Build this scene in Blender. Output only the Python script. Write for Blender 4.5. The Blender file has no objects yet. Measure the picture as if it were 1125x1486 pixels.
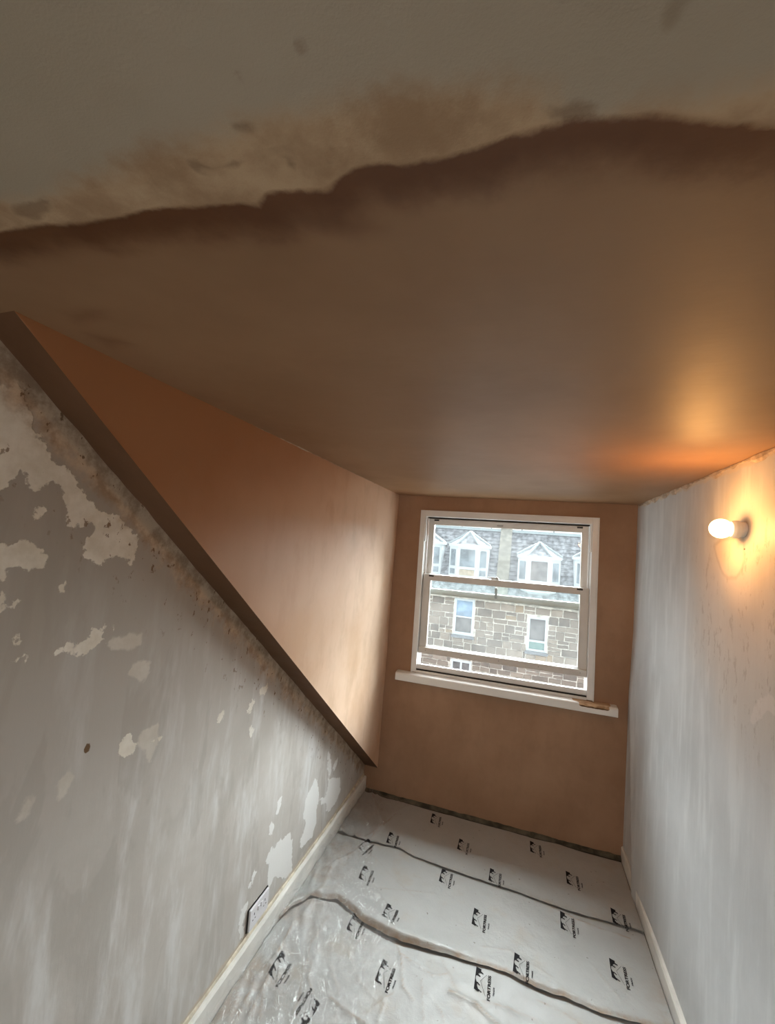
import bpy, bmesh, math, random
import numpy as np
from mathutils import Vector, Matrix, noise
from mathutils.geometry import tessellate_polygon

random.seed(4)
SC = bpy.context.scene
COL = SC.collection

# ------------------------------------------------------------------ camera
FPX = 619.87
CAM_POS = Vector((0.0, -3.275, 1.9082))
CAM_R = Vector((0.95056579, 0.30010512, 0.0797596))      # right
CAM_U = Vector((-0.0541422, -0.09274292, 0.99421696))    # up
CAM_F = Vector((-0.30576674, 0.949387, 0.0719099))       # forward
cam = bpy.data.cameras.new('camera')
cam.sensor_fit = 'VERTICAL'
cam.sensor_height = 24.0
cam.lens = FPX * 24.0 / 1486.0
cam.clip_start = 0.02
cam_ob = bpy.data.objects.new('camera', cam)
COL.objects.link(cam_ob)
rot = Matrix((CAM_R, CAM_U, -CAM_F)).transposed()
cam_ob.matrix_world = Matrix.Translation(CAM_POS) @ rot.to_4x4()
SC.camera = cam_ob

# ------------------------------------------------------------------ light
world = bpy.data.worlds.new('overcast_sky')
SC.world = world
world.use_nodes = True
wn = world.node_tree.nodes
wn['Background'].inputs['Color'].default_value = (0.90, 0.95, 1.0, 1)
wn['Background'].inputs['Strength'].default_value = 1.9

def light(name, kind, loc, direction, energy, color, **kw):
    d = bpy.data.lights.new(name, kind)
    d.energy = energy
    d.color = color
    for k, v in kw.items():
        setattr(d, k, v)
    o = bpy.data.objects.new(name, d)
    o.location = loc
    o.rotation_euler = Vector(direction).to_track_quat('-Z', 'Y').to_euler()
    COL.objects.link(o)
    return o

# bright part of the cloud layer high over the opposite roofs
el = math.radians(36)
light('daylight', 'SUN', (0, 6, 6), (-0.12, -math.cos(el), -math.sin(el)), 42.0, (0.94, 0.97, 1.0), angle=math.radians(75))
# added fill light from behind the camera, set in an assumed rear opening
light('rear_fill', 'AREA', (-0.45, -5.45, 1.72), (-0.05, 1, -0.50), 21.0, (1.0, 0.95, 0.88), shape='RECTANGLE', size=1.2, size_y=1.0)

SC.view_settings.view_transform = 'Standard'
SC.view_settings.look = 'None'
SC.view_settings.gamma = 1.0
SC.view_settings.use_curve_mapping = False
SC.view_settings.exposure = 0.0
SC.cycles.use_denoising = True
SC.cycles.max_bounces = 10
SC.cycles.diffuse_bounces = 6
SC.cycles.transparent_max_bounces = 16
SC.cycles.caustics_reflective = False
SC.cycles.caustics_refractive = False
SC.cycles.sample_clamp_indirect = 6.0

# ------------------------------------------------------------------ sizes (metres)
XL, XC, XR, H = -1.0733, -0.9679, 0.7322, 2.30
H1, SL = 0.1843, 0.7723          # foot height and rise of the sloping soffit
YB = -5.5                        # rear wall

def on_plane(px, py, axis, value):
    """point of the plane <axis> = value seen at photo position px, py"""
    d = CAM_F * FPX + CAM_R * (px - 562.5) - CAM_U * (py - 743.0)
    t = (value - CAM_POS[axis]) / d[axis]
    return CAM_POS + d * t

# ------------------------------------------------------------------ helpers
def link_obj(name, me, mat=None, parent=None):
    o = bpy.data.objects.new(name, me)
    COL.objects.link(o)
    if mat is not None:
        me.materials.append(mat)
    if parent is not None:
        o.parent = parent
    return o

def tag(o, label=None, cat=None, group=None, kind=None):
    if label: o['label'] = label
    if cat: o['category'] = cat
    if group: o['group'] = group
    if kind: o['kind'] = kind
    return o

def empty(name, loc=(0, 0, 0)):
    o = bpy.data.objects.new(name, None)
    o.location = loc
    COL.objects.link(o)
    return o

class MB:
    """collects shapes, then becomes one mesh object"""
    def __init__(self):
        self.bm = bmesh.new()
    def box(self, x0, x1, y0, y1, z0, z1, bev=0.0):
        vs = [self.bm.verts.new(p) for p in ((x0,y0,z0),(x1,y0,z0),(x1,y1,z0),(x0,y1,z0),(x0,y0,z1),(x1,y0,z1),(x1,y1,z1),(x0,y1,z1))]
        fs = [self.bm.faces.new([vs[i] for i in q]) for q in ((0,3,2,1),(4,5,6,7),(0,1,5,4),(1,2,6,5),(2,3,7,6),(3,0,4,7))]
        if bev > 0:
            es = list({e for f in fs for e in f.edges})
            bmesh.ops.bevel(self.bm, geom=es, offset=bev, segments=2, affect='EDGES', profile=0.6)
        return vs
    def bar(self, p, q, w, d):
        p, q = Vector(p), Vector(q)
        ax = (q - p).normalized()
        up = Vector((0, 0, 1)) if abs(ax.z) < 0.9 else Vector((0, 1, 0))
        s = ax.cross(up).normalized() * w / 2
        u = s.cross(ax).normalized() * d / 2
        vs = [self.bm.verts.new(c + a + b) for c in (p, q) for a, b in ((-s, -u), (s, -u), (s, u), (-s, u))]
        for f in ((0,1,2,3),(7,6,5,4),(0,4,5,1),(1,5,6,2),(2,6,7,3),(3,7,4,0)):
            self.bm.faces.new([vs[i] for i in f])
    def prism(self, pts, axis_vec):
        a = [self.bm.verts.new(p) for p in pts]
        b = [self.bm.verts.new(Vector(p) + Vector(axis_vec)) for p in pts]
        n = len(pts)
        self.bm.faces.new(a[::-1]); self.bm.faces.new(b)
        for i in range(n):
            self.bm.faces.new((a[i], a[(i+1) % n], b[(i+1) % n], b[i]))
    def lathe(self, prof, origin, axis, seg=32):
        """prof: list of (distance along axis, radius)"""
        axis = Vector(axis).normalized()
        u = axis.orthogonal().normalized(); w = axis.cross(u)
        rings = []
        for t, r in prof:
            c = Vector(origin) + axis * t
            if r < 1e-6:
                rings.append([self.bm.verts.new(c)])
            else:
                rings.append([self.bm.verts.new(c + (u * math.cos(k*2*math.pi/seg) + w * math.sin(k*2*math.pi/seg)) * r) for k in range(seg)])
        for A, B in zip(rings, rings[1:]):
            for k in range(seg):
                k2 = (k + 1) % seg
                if len(A) == 1 and len(B) > 1: self.bm.faces.new((A[0], B[k], B[k2]))
                elif len(B) == 1 and len(A) > 1: self.bm.faces.new((A[k], B[0], A[k2]))
                elif len(A) > 1: self.bm.faces.new((A[k], B[k], B[k2], A[k2]))
    def build(self, name, mat, parent=None, smooth=False):
        bmesh.ops.recalc_face_normals(self.bm, faces=self.bm.faces)
        me = bpy.data.meshes.new(name)
        self.bm.to_mesh(me); self.bm.free()
        if smooth:
            me.polygons.foreach_set('use_smooth', [True] * len(me.polygons))
        return link_obj(name, me, mat, parent)

def grid_mesh(name, P, mat, parent=None, attrs=None, smooth=True, keep=None):
    """P: array (n, m, 3) of points"""
    n, m = P.shape[:2]
    idx = np.arange(n * m).reshape(n, m)
    F = np.stack([idx[:-1, :-1], idx[1:, :-1], idx[1:, 1:], idx[:-1, 1:]], -1).reshape(-1, 4)
    if keep is not None:
        F = F[keep.reshape(-1)]
    me = bpy.data.meshes.new(name)
    me.from_pydata(P.reshape(-1, 3).tolist(), [], F.tolist())
    if attrs:
        for k, v in attrs.items():
            a = me.attributes.new(k, 'FLOAT', 'POINT')
            a.data.foreach_set('value', np.asarray(v, dtype=np.float32).reshape(-1))
    if smooth:
        me.polygons.foreach_set('use_smooth', [True] * len(me.polygons))
    me.update()
    return link_obj(name, me, mat, parent)

def sdf(polys, A, B):
    """signed distance (positive inside) from grid points (A, B) to a list of polygons"""
    best = np.full(A.shape, -9.0)
    for poly in polys:
        q = np.array(poly, float)
        d = np.full(A.shape, 9.0); ins = np.zeros(A.shape, bool)
        for i in range(len(q)):
            x0, y0 = q[i]; x1, y1 = q[(i + 1) % len(q)]
            ex, ey = x1 - x0, y1 - y0
            L = ex * ex + ey * ey + 1e-12
            t = np.clip(((A - x0) * ex + (B - y0) * ey) / L, 0, 1)
            d = np.minimum(d, np.hypot(A - x0 - t * ex, B - y0 - t * ey))
            if abs(ey) > 1e-12:
                c = ((y0 > B) != (y1 > B)) & (A < ex * (B - y0) / ey + x0)
                ins ^= c
        best = np.maximum(best, np.where(ins, d, -d))
    return best

def vnoise(X, Y, scale, seed=0, octaves=3):
    """smooth value noise on arrays, about -1..1"""
    out = np.zeros(np.broadcast(X, Y).shape); amp = 1.0; tot = 0
    for o in range(octaves):
        rs = np.random.RandomState(seed * 17 + o)
        T = rs.uniform(-1, 1, (64, 64))
        u = (X * scale * 2**o) % 64; v = (Y * scale * 2**o) % 64
        i = np.floor(u).astype(int) % 64; j = np.floor(v).astype(int) % 64
        fu = u - np.floor(u); fv = v - np.floor(v)
        fu = fu*fu*(3-2*fu); fv = fv*fv*(3-2*fv)
        i2, j2 = (i+1) % 64, (j+1) % 64
        out = out + amp * (T[i, j]*(1-fu)*(1-fv) + T[i2, j]*fu*(1-fv) + T[i, j2]*(1-fu)*fv + T[i2, j2]*fu*fv)
        tot += amp; amp *= 0.5
    return out / tot

# ------------------------------------------------------------------ materials
class NM:
    def __init__(self, name, rough=0.8, color=(0.5, 0.5, 0.5), spec=0.3):
        self.m = bpy.data.materials.new(name)
        self.m.use_nodes = True
        self.t = self.m.node_tree
        self.b = self.t.nodes['Principled BSDF']
        self.b.inputs['Roughness'].default_value = rough
        self.b.inputs['Base Color'].default_value = (*color, 1)
        self.b.inputs['Specular IOR Level'].default_value = spec
        self.tc = self.t.nodes.new('ShaderNodeTexCoord')
        self.vec = self.tc.outputs['Object']
    def set(self, sock, v):
        if v is None: return
        if isinstance(v, bpy.types.NodeSocket): self.t.links.new(v, sock)
        elif isinstance(v, (tuple, list)) and len(v) == 3 and sock.type == 'RGBA': sock.default_value = (*v, 1)
        else: sock.default_value = v
    def scaled(self, s, vec=None):
        n = self.t.nodes.new('ShaderNodeVectorMath'); n.operation = 'MULTIPLY'
        self.set(n.inputs[0], vec or self.vec); n.inputs[1].default_value = s
        return n.outputs[0]
    def noise(self, scale, detail=4, rough=0.55, vec=None, dist=0.0):
        n = self.t.nodes.new('ShaderNodeTexNoise')
        n.inputs['Scale'].default_value = scale; n.inputs['Detail'].default_value = detail
        n.inputs['Roughness'].default_value = rough; n.inputs['Distortion'].default_value = dist
        self.set(n.inputs['Vector'], vec or self.vec)
        return n.outputs['Fac']
    def math(self, op, a, b=None, c=None, clamp=False):
        n = self.t.nodes.new('ShaderNodeMath'); n.operation = op; n.use_clamp = clamp
        for i, v in enumerate((a, b, c)):
            if v is not None: self.set(n.inputs[i], v)
        return n.outputs[0]
    def rng(self, v, a, b, c=0.0, d=1.0, smooth=True):
        n = self.t.nodes.new('ShaderNodeMapRange')
        if smooth: n.interpolation_type = 'SMOOTHSTEP'
        self.set(n.inputs[0], v)
        for i, q in enumerate((a, b, c, d)): n.inputs[i + 1].default_value = q
        return n.outputs[0]
    def mix(self, f, a, b, mode='MIX'):
        n = self.t.nodes.new('ShaderNodeMix'); n.data_type = 'RGBA'; n.blend_type = mode
        self.set(n.inputs[0], f); self.set(n.inputs[6], a); self.set(n.inputs[7], b)
        return n.outputs[2]
    def attr(self, name):
        n = self.t.nodes.new('ShaderNodeAttribute'); n.attribute_name = name
        return n.outputs['Fac']
    def bump(self, h, strength=0.3, dist=0.01, prev=None):
        n = self.t.nodes.new('ShaderNodeBump')
        n.inputs['Strength'].default_value = strength; n.inputs['Distance'].default_value = dist
        self.set(n.inputs['Height'], h)
        if prev is not None: self.t.links.new(prev, n.inputs['Normal'])
        return n.outputs[0]
    def out(self, color=None, rough=None, normal=None):
        if color is not None: self.set(self.b.inputs['Base Color'], color)
        if rough is not None: self.set(self.b.inputs['Roughness'], rough)
        if normal is not None: self.t.links.new(normal, self.b.inputs['Normal'])
        return self.m

def simple(name, color, rough=0.6, spec=0.3, vary=0.12, scale=8.0, bump=0.05):
    m = NM(name, rough, color, spec)
    n = m.noise(scale, 4)
    c = m.mix(m.rng(n, 0.3, 0.7), tuple(v * (1 - vary) for v in color), tuple(min(1, v * (1 + vary)) for v in color))
    return m.out(c, None, m.bump(m.noise(scale * 6, 3), bump, 0.004))

def mat_plaster(name, dark, light_c, damp_shade=None):
    """fresh pink-brown gypsum plaster with trowel marks"""
    m = NM(name, 0.62, dark, 0.25)
    n1 = m.noise(1.6, 5, 0.6)
    n2 = m.noise(9, 5, 0.6, m.scaled((1, 1, 0.5)))
    c = m.mix(m.rng(n1, 0.33, 0.68), dark, light_c)
    c = m.mix(m.rng(n2, 0.45, 0.75, 0, 0.35), c, tuple(v * 0.78 for v in dark))
    if damp_shade:      # light fading away from the window, put into the colour: darker and redder
        w = m.math('ADD', m.attr('damp_shade'), m.math('MULTIPLY', m.math('SUBTRACT', n1, 0.5), 0.5))
        c = m.mix(m.rng(w, 0.0, 1.0), c, damp_shade)
    h = m.math('ADD', m.noise(3.0, 3), m.math('MULTIPLY', m.noise(40, 4, 0.6, m.scaled((1, 1, 0.35))), 0.12))
    return m.out(c, m.rng(n1, 0.3, 0.7, 0.5, 0.7), m.bump(h, 0.25, 0.02))

M = {}
M['plaster_front'] = mat_plaster('window_wall_plaster', (0.29, 0.165, 0.095), (0.37, 0.225, 0.14))
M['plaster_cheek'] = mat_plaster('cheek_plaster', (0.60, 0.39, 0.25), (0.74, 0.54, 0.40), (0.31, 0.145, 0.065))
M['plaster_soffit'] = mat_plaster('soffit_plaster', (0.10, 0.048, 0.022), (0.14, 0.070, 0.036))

def mat_ceiling():
    m = NM('ceiling_plaster', 0.6, spec=0.3)
    e = m.attr('edge')      # metres into the fresh plaster
    g = m.attr('old')       # metres into the old paint
    n = m.noise(1.3, 5, 0.6)
    n2 = m.noise(7, 6, 0.65)
    n3 = m.noise(28, 5, 0.6)
    fresh = m.mix(m.rng(n, 0.35, 0.65), (0.25, 0.138, 0.068), (0.315, 0.185, 0.10))
    wet = m.mix(m.rng(n2, 0.3, 0.7), (0.105, 0.036, 0.010), (0.135, 0.052, 0.017))
    wv = m.math('ADD', e, m.math('MULTIPLY', m.math('SUBTRACT', n2, 0.5), 0.09))
    fresh = m.mix(m.rng(wv, 0.015, 0.085), wet, fresh)
    damp_shade = m.attr('damp_shade')
    fresh = m.mix(m.math('MULTIPLY', m.rng(m.math('ADD', damp_shade, m.math('MULTIPLY', m.math('SUBTRACT', n2, 0.5), 0.05)), -0.02, 0.05), 0.7), fresh, wet)
    tan = m.mix(m.rng(n2, 0.35, 0.62), (0.35, 0.225, 0.13), (0.52, 0.375, 0.235))
    grey = m.mix(m.rng(n, 0.3, 0.7), (0.375, 0.315, 0.235), (0.43, 0.365, 0.28))
    spots = m.rng(m.noise(11, 2, 0.4), 0.70, 0.76)
    grey = m.mix(m.math('MULTIPLY', spots, 0.5), grey, (0.20, 0.14, 0.085))
    gv = m.math('ADD', g, m.math('MULTIPLY', m.math('SUBTRACT', n2, 0.5), 0.11))
    upper = m.mix(m.rng(gv, -0.022, 0.022), tan, grey)
    ev = m.math('ADD', e, m.math('MULTIPLY', m.math('SUBTRACT', n3, 0.5), 0.022))
    fac = m.rng(ev, -0.005, 0.005)
    upper = m.mix(m.rng(m.math('ADD', m.attr('stain'), m.math('MULTIPLY', m.math('SUBTRACT', n3, 0.5), 0.03)), -0.004, 0.006, 0, 0.6), upper, (0.17, 0.10, 0.055))
    c = m.mix(fac, upper, fresh)
    h = m.math('ADD', m.noise(2.2, 3), m.math('MULTIPLY', m.noise(30, 5, 0.6, m.scaled((0.4, 1, 1))), 0.1))
    h = m.math('ADD', h, m.math('MULTIPLY', fac, 0.25))
    gr = m.math('MULTIPLY', m.noise(420, 2), m.math('SUBTRACT', 1.0, fac))
    b = m.bump(gr, 0.12, 0.002, m.bump(h, 0.25, 0.02))
    m.b.inputs['Specular IOR Level'].default_value = 0.40
    return m.out(c, m.rng(fac, 0, 1, 0.8, 0.52), b)
M['ceiling'] = mat_ceiling()

def mat_left_wall():
    m = NM('stripped_wall', 0.7, spec=0.25)
    n1 = m.noise(1.7, 5, 0.6)
    streak = m.noise(7, 5, 0.6, m.scaled((1, 1.6, 0.35)))
    n3 = m.noise(34, 5, 0.6)
    n4 = m.noise(13, 5, 0.65)
    c = m.mix(m.rng(n1, 0.32, 0.68), (0.435, 0.405, 0.37), (0.54, 0.515, 0.485))
    c = m.mix(m.rng(streak, 0.47, 0.72, 0, 0.7), c, (0.66, 0.66, 0.655))
    c = m.mix(m.rng(m.noise(5, 4, 0.6, m.scaled((1, 1.4, 0.45)), 0.6), 0.52, 0.60, 0, 0.22), c, (0.27, 0.245, 0.21))
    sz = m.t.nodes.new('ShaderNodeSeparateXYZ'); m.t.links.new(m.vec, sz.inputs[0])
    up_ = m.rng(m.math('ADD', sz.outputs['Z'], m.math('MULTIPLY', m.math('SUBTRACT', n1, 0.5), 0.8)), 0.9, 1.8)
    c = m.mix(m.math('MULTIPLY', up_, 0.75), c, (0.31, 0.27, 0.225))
    lp = m.math('ADD', m.attr('patch'), m.math('MULTIPLY', m.math('SUBTRACT', n3, 0.5), 0.055))
    lp = m.rng(lp, -0.0025, 0.0025)
    lp2 = m.math('ADD', m.attr('faint'), m.math('MULTIPLY', m.math('SUBTRACT', n3, 0.5), 0.04))
    lp2 = m.rng(lp2, -0.006, 0.006, 0, 0.5)
    cream = m.mix(m.rng(n4, 0.3, 0.7), (0.60, 0.55, 0.46), (0.74, 0.70, 0.62))
    sep = m.t.nodes.new('ShaderNodeSeparateXYZ'); m.t.links.new(m.vec, sep.inputs[0])
    cream = m.mix(m.rng(sep.outputs['Z'], 0.7, 1.3, 1.0, 0.0), cream, (0.74, 0.735, 0.72))
    c = m.mix(lp2, c, cream)
    c = m.mix(lp, c, cream)
    # raw tan plaster along the soffit
    ed = m.math('ADD', m.attr('edge'), m.math('MULTIPLY', m.math('SUBTRACT', n4, 0.5), 0.16))
    tan = m.mix(m.rng(m.noise(17, 5, 0.7), 0.35, 0.65), (0.30, 0.20, 0.125), (0.56, 0.43, 0.31))
    c = m.mix(m.rng(ed, 0.035, 0.095, 0.9, 0.0), c, tan)
    dots = m.rng(m.noise(36, 4, 0.6, m.scaled((1, 1.2, 0.8))), 0.64, 0.68)
    c = m.mix(m.math('MULTIPLY', dots, m.rng(m.attr('edge'), 0.10, 0.30, 0.9, 0.0)), c, (0.16, 0.09, 0.045))
    # ragged strip over the skirting
    lo = m.math('ADD', m.attr('low'), m.math('MULTIPLY', m.math('SUBTRACT', n4, 0.5), 0.05))
    c = m.mix(m.rng(lo, 0.022, 0.038, 0.85, 0.0), c, (0.56, 0.47, 0.36))
    hl = m.rng(m.math('ADD', m.attr('hole'), m.math('MULTIPLY', m.math('SUBTRACT', n3, 0.5), 0.006)), -0.001, 0.001)
    c = m.mix(hl, c, (0.13, 0.075, 0.035))
    h = m.math('ADD', m.math('MULTIPLY', lp, 0.35), m.math('MULTIPLY', streak, 0.5))
    h = m.math('ADD', h, m.math('MULTIPLY', n3, 0.1))
    return m.out(c, None, m.bump(h, 0.35, 0.008))
M['left_wall'] = mat_left_wall()

def mat_right_wall():
    m = NM('old_painted_wall', 0.55, spec=0.35)
    n1 = m.noise(1.5, 5, 0.6)
    streak = m.noise(9, 5, 0.6, m.scaled((1, 1.5, 0.22)))
    n3 = m.noise(30, 5, 0.6)
    c = m.mix(m.rng(n1, 0.32, 0.68), (0.47, 0.475, 0.48), (0.57, 0.58, 0.59))
    c = m.mix(m.rng(streak, 0.45, 0.7, 0, 0.6), c, (0.66, 0.67, 0.675))
    warm = m.rng(m.math('ADD', m.attr('worn'), m.math('MULTIPLY', m.math('SUBTRACT', n1, 0.5), 0.5)), -0.18, 0.12)
    c = m.mix(m.math('MULTIPLY', warm, 0.6), c, (0.50, 0.43, 0.36))
    s = m.noise(24, 5, 0.68, m.scaled((1, 1.2, 0.55)))
    spots = m.math('MULTIPLY', m.rng(s, 0.56, 0.62), warm)
    c = m.mix(m.math('MULTIPLY', spots, 0.38), c, (0.27, 0.21, 0.165))
    sk = m.math('ADD', m.attr('skim'), m.math('MULTIPLY', m.math('SUBTRACT', n3, 0.5), 0.012))
    c = m.mix(m.math('MULTIPLY', m.rng(sk, -0.002, 0.003), 0.6), c, (0.62, 0.55, 0.46))
    rim = m.rng(m.math('ABSOLUTE', m.math('ADD', sk, 0.004)), 0.0, 0.014, 0.28, 0.0)  # edge shadow of the skim patch, painted as a thin dark rim
    c = m.mix(rim, c, (0.28, 0.21, 0.15))
    pk = m.rng(m.math('ADD', m.attr('patch'), m.math('MULTIPLY', m.math('SUBTRACT', n3, 0.5), 0.035)), -0.004, 0.004)
    c = m.mix(m.math('MULTIPLY', pk, 0.7), c, (0.62, 0.56, 0.52))
    top = m.math('ADD', m.attr('top'), m.math('MULTIPLY', m.math('SUBTRACT', m.noise(16, 5), 0.5), 0.05))
    c = m.mix(m.rng(top, 0.015, 0.03, 0.85, 0.0), c, (0.58, 0.50, 0.40))
    h = m.math('ADD', m.math('MULTIPLY', streak, 0.7), m.math('MULTIPLY', spots, -0.08))
    h = m.math('ADD', h, m.math('MULTIPLY', n3, 0.12))
    return m.out(c, None, m.bump(h, 0.25, 0.008))
M['right_wall'] = mat_right_wall()

M['white_paint'] = simple('white_gloss_paint', (0.72, 0.715, 0.70), 0.32, 0.5, 0.04, 6, 0.03)
M['sash_paint'] = simple('sash_paint', (0.60, 0.58, 0.55), 0.35, 0.5, 0.04, 6, 0.03)
M['skirting'] = simple('skirting_paint', (0.74, 0.73, 0.69), 0.45, 0.4, 0.10, 7, 0.08)
M['black_gap'] = simple('dark_gap', (0.02, 0.018, 0.016), 0.8)
M['latch'] = simple('black_plastic', (0.03, 0.03, 0.03), 0.5)
M['steel'] = simple('dull_steel', (0.35, 0.33, 0.31), 0.4, 0.5)
M['socket'] = simple('socket_plastic', (0.70, 0.69, 0.72), 0.35, 0.5, 0.03)
M['subfloor'] = simple('dusty_subfloor', (0.085, 0.078, 0.066), 0.9, 0.1, 0.4, 12, 0.3)
M['dust'] = simple('grey_dust', (0.085, 0.075, 0.055), 0.95, 0.1, 0.5, 14, 0.3)
M['ragged'] = simple('ragged_filler', (0.42, 0.33, 0.25), 0.85, 0.1, 0.3, 25, 0.5)
M['print'] = simple('black_print', (0.012, 0.011, 0.013), 0.75, 0.15, 0.1)

def mat_board():
    m = NM('window_board_paint', 0.35, spec=0.5)
    b = m.attr('bare')
    n = m.noise(60, 5, 0.6, m.scaled((0.25, 1, 1)))
    f = m.rng(m.math('ADD', b, m.math('MULTIPLY', m.math('SUBTRACT', m.noise(45, 4), 0.5), 0.5)), 0.45, 0.55)
    wood = m.mix(m.rng(n, 0.35, 0.65), (0.36, 0.22, 0.12), (0.66, 0.49, 0.32))
    dirt = m.rng(m.attr('dirt'), 0.3, 0.7)
    wood = m.mix(dirt, wood, (0.10, 0.055, 0.022))
    c = m.mix(f, (0.76, 0.755, 0.73), wood)
    return m.out(c, m.rng(f, 0, 1, 0.33, 0.85), m.bump(n, 0.2, 0.004))
M['board'] = mat_board()

def mat_glass():
    m = NM('window_glass')
    t = m.t
    tr = t.nodes.new('ShaderNodeBsdfTransparent'); tr.inputs[0].default_value = (0.95, 0.985, 0.975, 1)
    gl = t.nodes.new('ShaderNodeBsdfGlossy'); gl.inputs['Roughness'].default_value = 0.03
    df = t.nodes.new('ShaderNodeBsdfTranslucent'); df.inputs[0].default_value = (0.9, 0.93, 0.95, 1)
    lw = t.nodes.new('ShaderNodeLayerWeight'); lw.inputs[0].default_value = 0.5
    fr = m.math('ADD', m.math('MULTIPLY', m.math('POWER', lw.outputs['Facing'], 5.0), 0.5), 0.008)
    a = t.nodes.new('ShaderNodeMixShader'); b = t.nodes.new('ShaderNodeMixShader')
    dust = m.rng(m.noise(3, 4), 0.3, 0.7, 0.008, 0.015)
    t.links.new(dust, a.inputs[0]); t.links.new(tr.outputs[0], a.inputs[1]); t.links.new(df.outputs[0], a.inputs[2])
    t.links.new(fr, b.inputs[0]); t.links.new(a.outputs[0], b.inputs[1]); t.links.new(gl.outputs[0], b.inputs[2])
    t.links.new(b.outputs[0], t.nodes['Material Output'].inputs['Surface'])
    return m.m
M['glass'] = mat_glass()

def mat_sheet(name, tint):
    m = NM(name, 0.42, spec=0.45)
    n1 = m.noise(2.4, 5, 0.6)
    n2 = m.noise(14, 5, 0.65)
    c = m.mix(m.rng(n1, 0.35, 0.65), tuple(v * 0.93 for v in tint), tint)
    c = m.mix(m.rng(m.noise(4.5, 5, 0.65), 0.52, 0.72, 0, 0.5), c, (0.38, 0.33, 0.265))
    c = m.mix(m.math('MULTIPLY', m.attr('dirt_shade'), m.rng(n2, 0.3, 0.65)), c, (0.33, 0.235, 0.16))
    sp = m.rng(m.noise(48, 2, 0.5), 0.73, 0.77, 0, 0.7)
    c = m.mix(sp, c, (0.14, 0.11, 0.08))
    h = m.math('ADD', m.noise(90, 4, 0.6), m.math('MULTIPLY', m.noise(14, 4, 0.6, None, 1.2), 1.2))
    return m.out(c, m.rng(n2, 0.3, 0.7, 0.36, 0.56), m.bump(h, 0.35, 0.004))
M['sheet'] = mat_sheet('printed_polythene', (0.40, 0.405, 0.395))

def mat_film():
    m = NM('clear_polythene')
    t = m.t
    tr = t.nodes.new('ShaderNodeBsdfTransparent'); tr.inputs[0].default_value = (1, 1, 1, 1)
    gl = t.nodes.new('ShaderNodeBsdfGlossy'); gl.inputs['Roughness'].default_value = 0.10
    gl.inputs[0].default_value = (1, 1, 1, 1)
    df = t.nodes.new('ShaderNodeBsdfDiffuse'); df.inputs[0].default_value = (0.85, 0.85, 0.84, 1)
    lw = t.nodes.new('ShaderNodeLayerWeight'); lw.inputs[0].default_value = 0.35
    b = m.bump(m.noise(15, 4, 0.6, m.scaled((2.4, 0.75, 1)), 1.2), 0.8, 0.03)
    t.links.new(b, gl.inputs['Normal']); t.links.new(b, lw.inputs['Normal'])
    a = t.nodes.new('ShaderNodeMixShader'); a.inputs[0].default_value = 0.035
    c = t.nodes.new('ShaderNodeMixShader')
    t.links.new(tr.outputs[0], a.inputs[1]); t.links.new(df.outputs[0], a.inputs[2])
    f = m.math('ADD', m.math('MULTIPLY', lw.outputs['Facing'], 0.13), 0.022)
    t.links.new(f, c.inputs[0]); t.links.new(a.outputs[0], c.inputs[1]); t.links.new(gl.outputs[0], c.inputs[2])
    t.links.new(c.outputs[0], t.nodes['Material Output'].inputs['Surface'])
    return m.m
M['film'] = mat_film()

def mat_bulb():
    m = NM('lit_bulb', 0.3, (0.9, 0.85, 0.75))
    m.b.inputs['Emission Color'].default_value = (1.0, 0.66, 0.32, 1)
    m.b.inputs['Emission Strength'].default_value = 9.0
    return m.m
M['bulb'] = mat_bulb()
M['holder'] = simple('white_lamp_holder', (0.80, 0.77, 0.70), 0.4, 0.4, 0.03)

# ================================================================== room shell
def spaced(a, b, step):
    return np.linspace(a, b, max(2, int(round(abs(b - a) / step)) + 1))

# --- floor
mb = MB(); mb.box(XL, XR, YB, 0, -0.08, 0.0)
tag(mb.build('floor', M['subfloor']), kind='structure')

# --- window wall with its opening
OX0, OX1, OZ0, OZ1 = -0.735, 0.480, 0.955, 2.165
mb = MB()
for x0, x1, z0, z1 in ((XL - .15, OX0, -.08, H), (OX1, XR + .15, -.08, H), (OX0, OX1, -.08, OZ0), (OX0, OX1, OZ1, H)):
    mb.box(x0, x1, 0, 0.16, z0, z1 + (0.05 if z1 == H else 0))
tag(mb.build('wall_front', M['plaster_front']), 'brown freshly plastered wall around the sash window', kind='structure')

# --- left wall, stripped
def poly_px(off, s, pts, axis, val):
    out = []
    for x, y in pts:
        p = on_plane(off[0] + x / s, off[1] + y / s, axis, val)
        out.append((p.y, p.z))
    return out
A1, A2, A3, A4 = ((0, 430), 3.457), ((0, 860), 3.214), ((280, 960), 3.75), ((270, 1230), 3.88)
LP = [poly_px(*A1, q, 0, XL) for q in (
    [(-200,380),(0,440),(140,470),(150,600),(230,780),(300,850),(380,900),(410,980),(470,1060),(560,1100),(640,1150),(690,1210),(680,1310),(660,1340),(590,1300),(500,1355),(430,1310),(430,1220),(470,1170),(450,1135),(370,1165),(330,1130),(340,1040),(300,950),(250,940),(190,980),(160,970),(130,890),(100,865),(60,910),(40,960),(0,985),(-200,985)],
    [(150,1080),(165,1035),(200,1030),(220,1050),(215,1090),(180,1120)],
    [(-160,1190),(0,1240),(60,1250),(120,1225),(180,1230),(235,1310),(210,1360),(150,1370),(90,1350),(40,1360),(20,1420),(-160,1420)],
    [(300,1470),(320,1430),(328,1440),(315,1478)],)]
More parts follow.
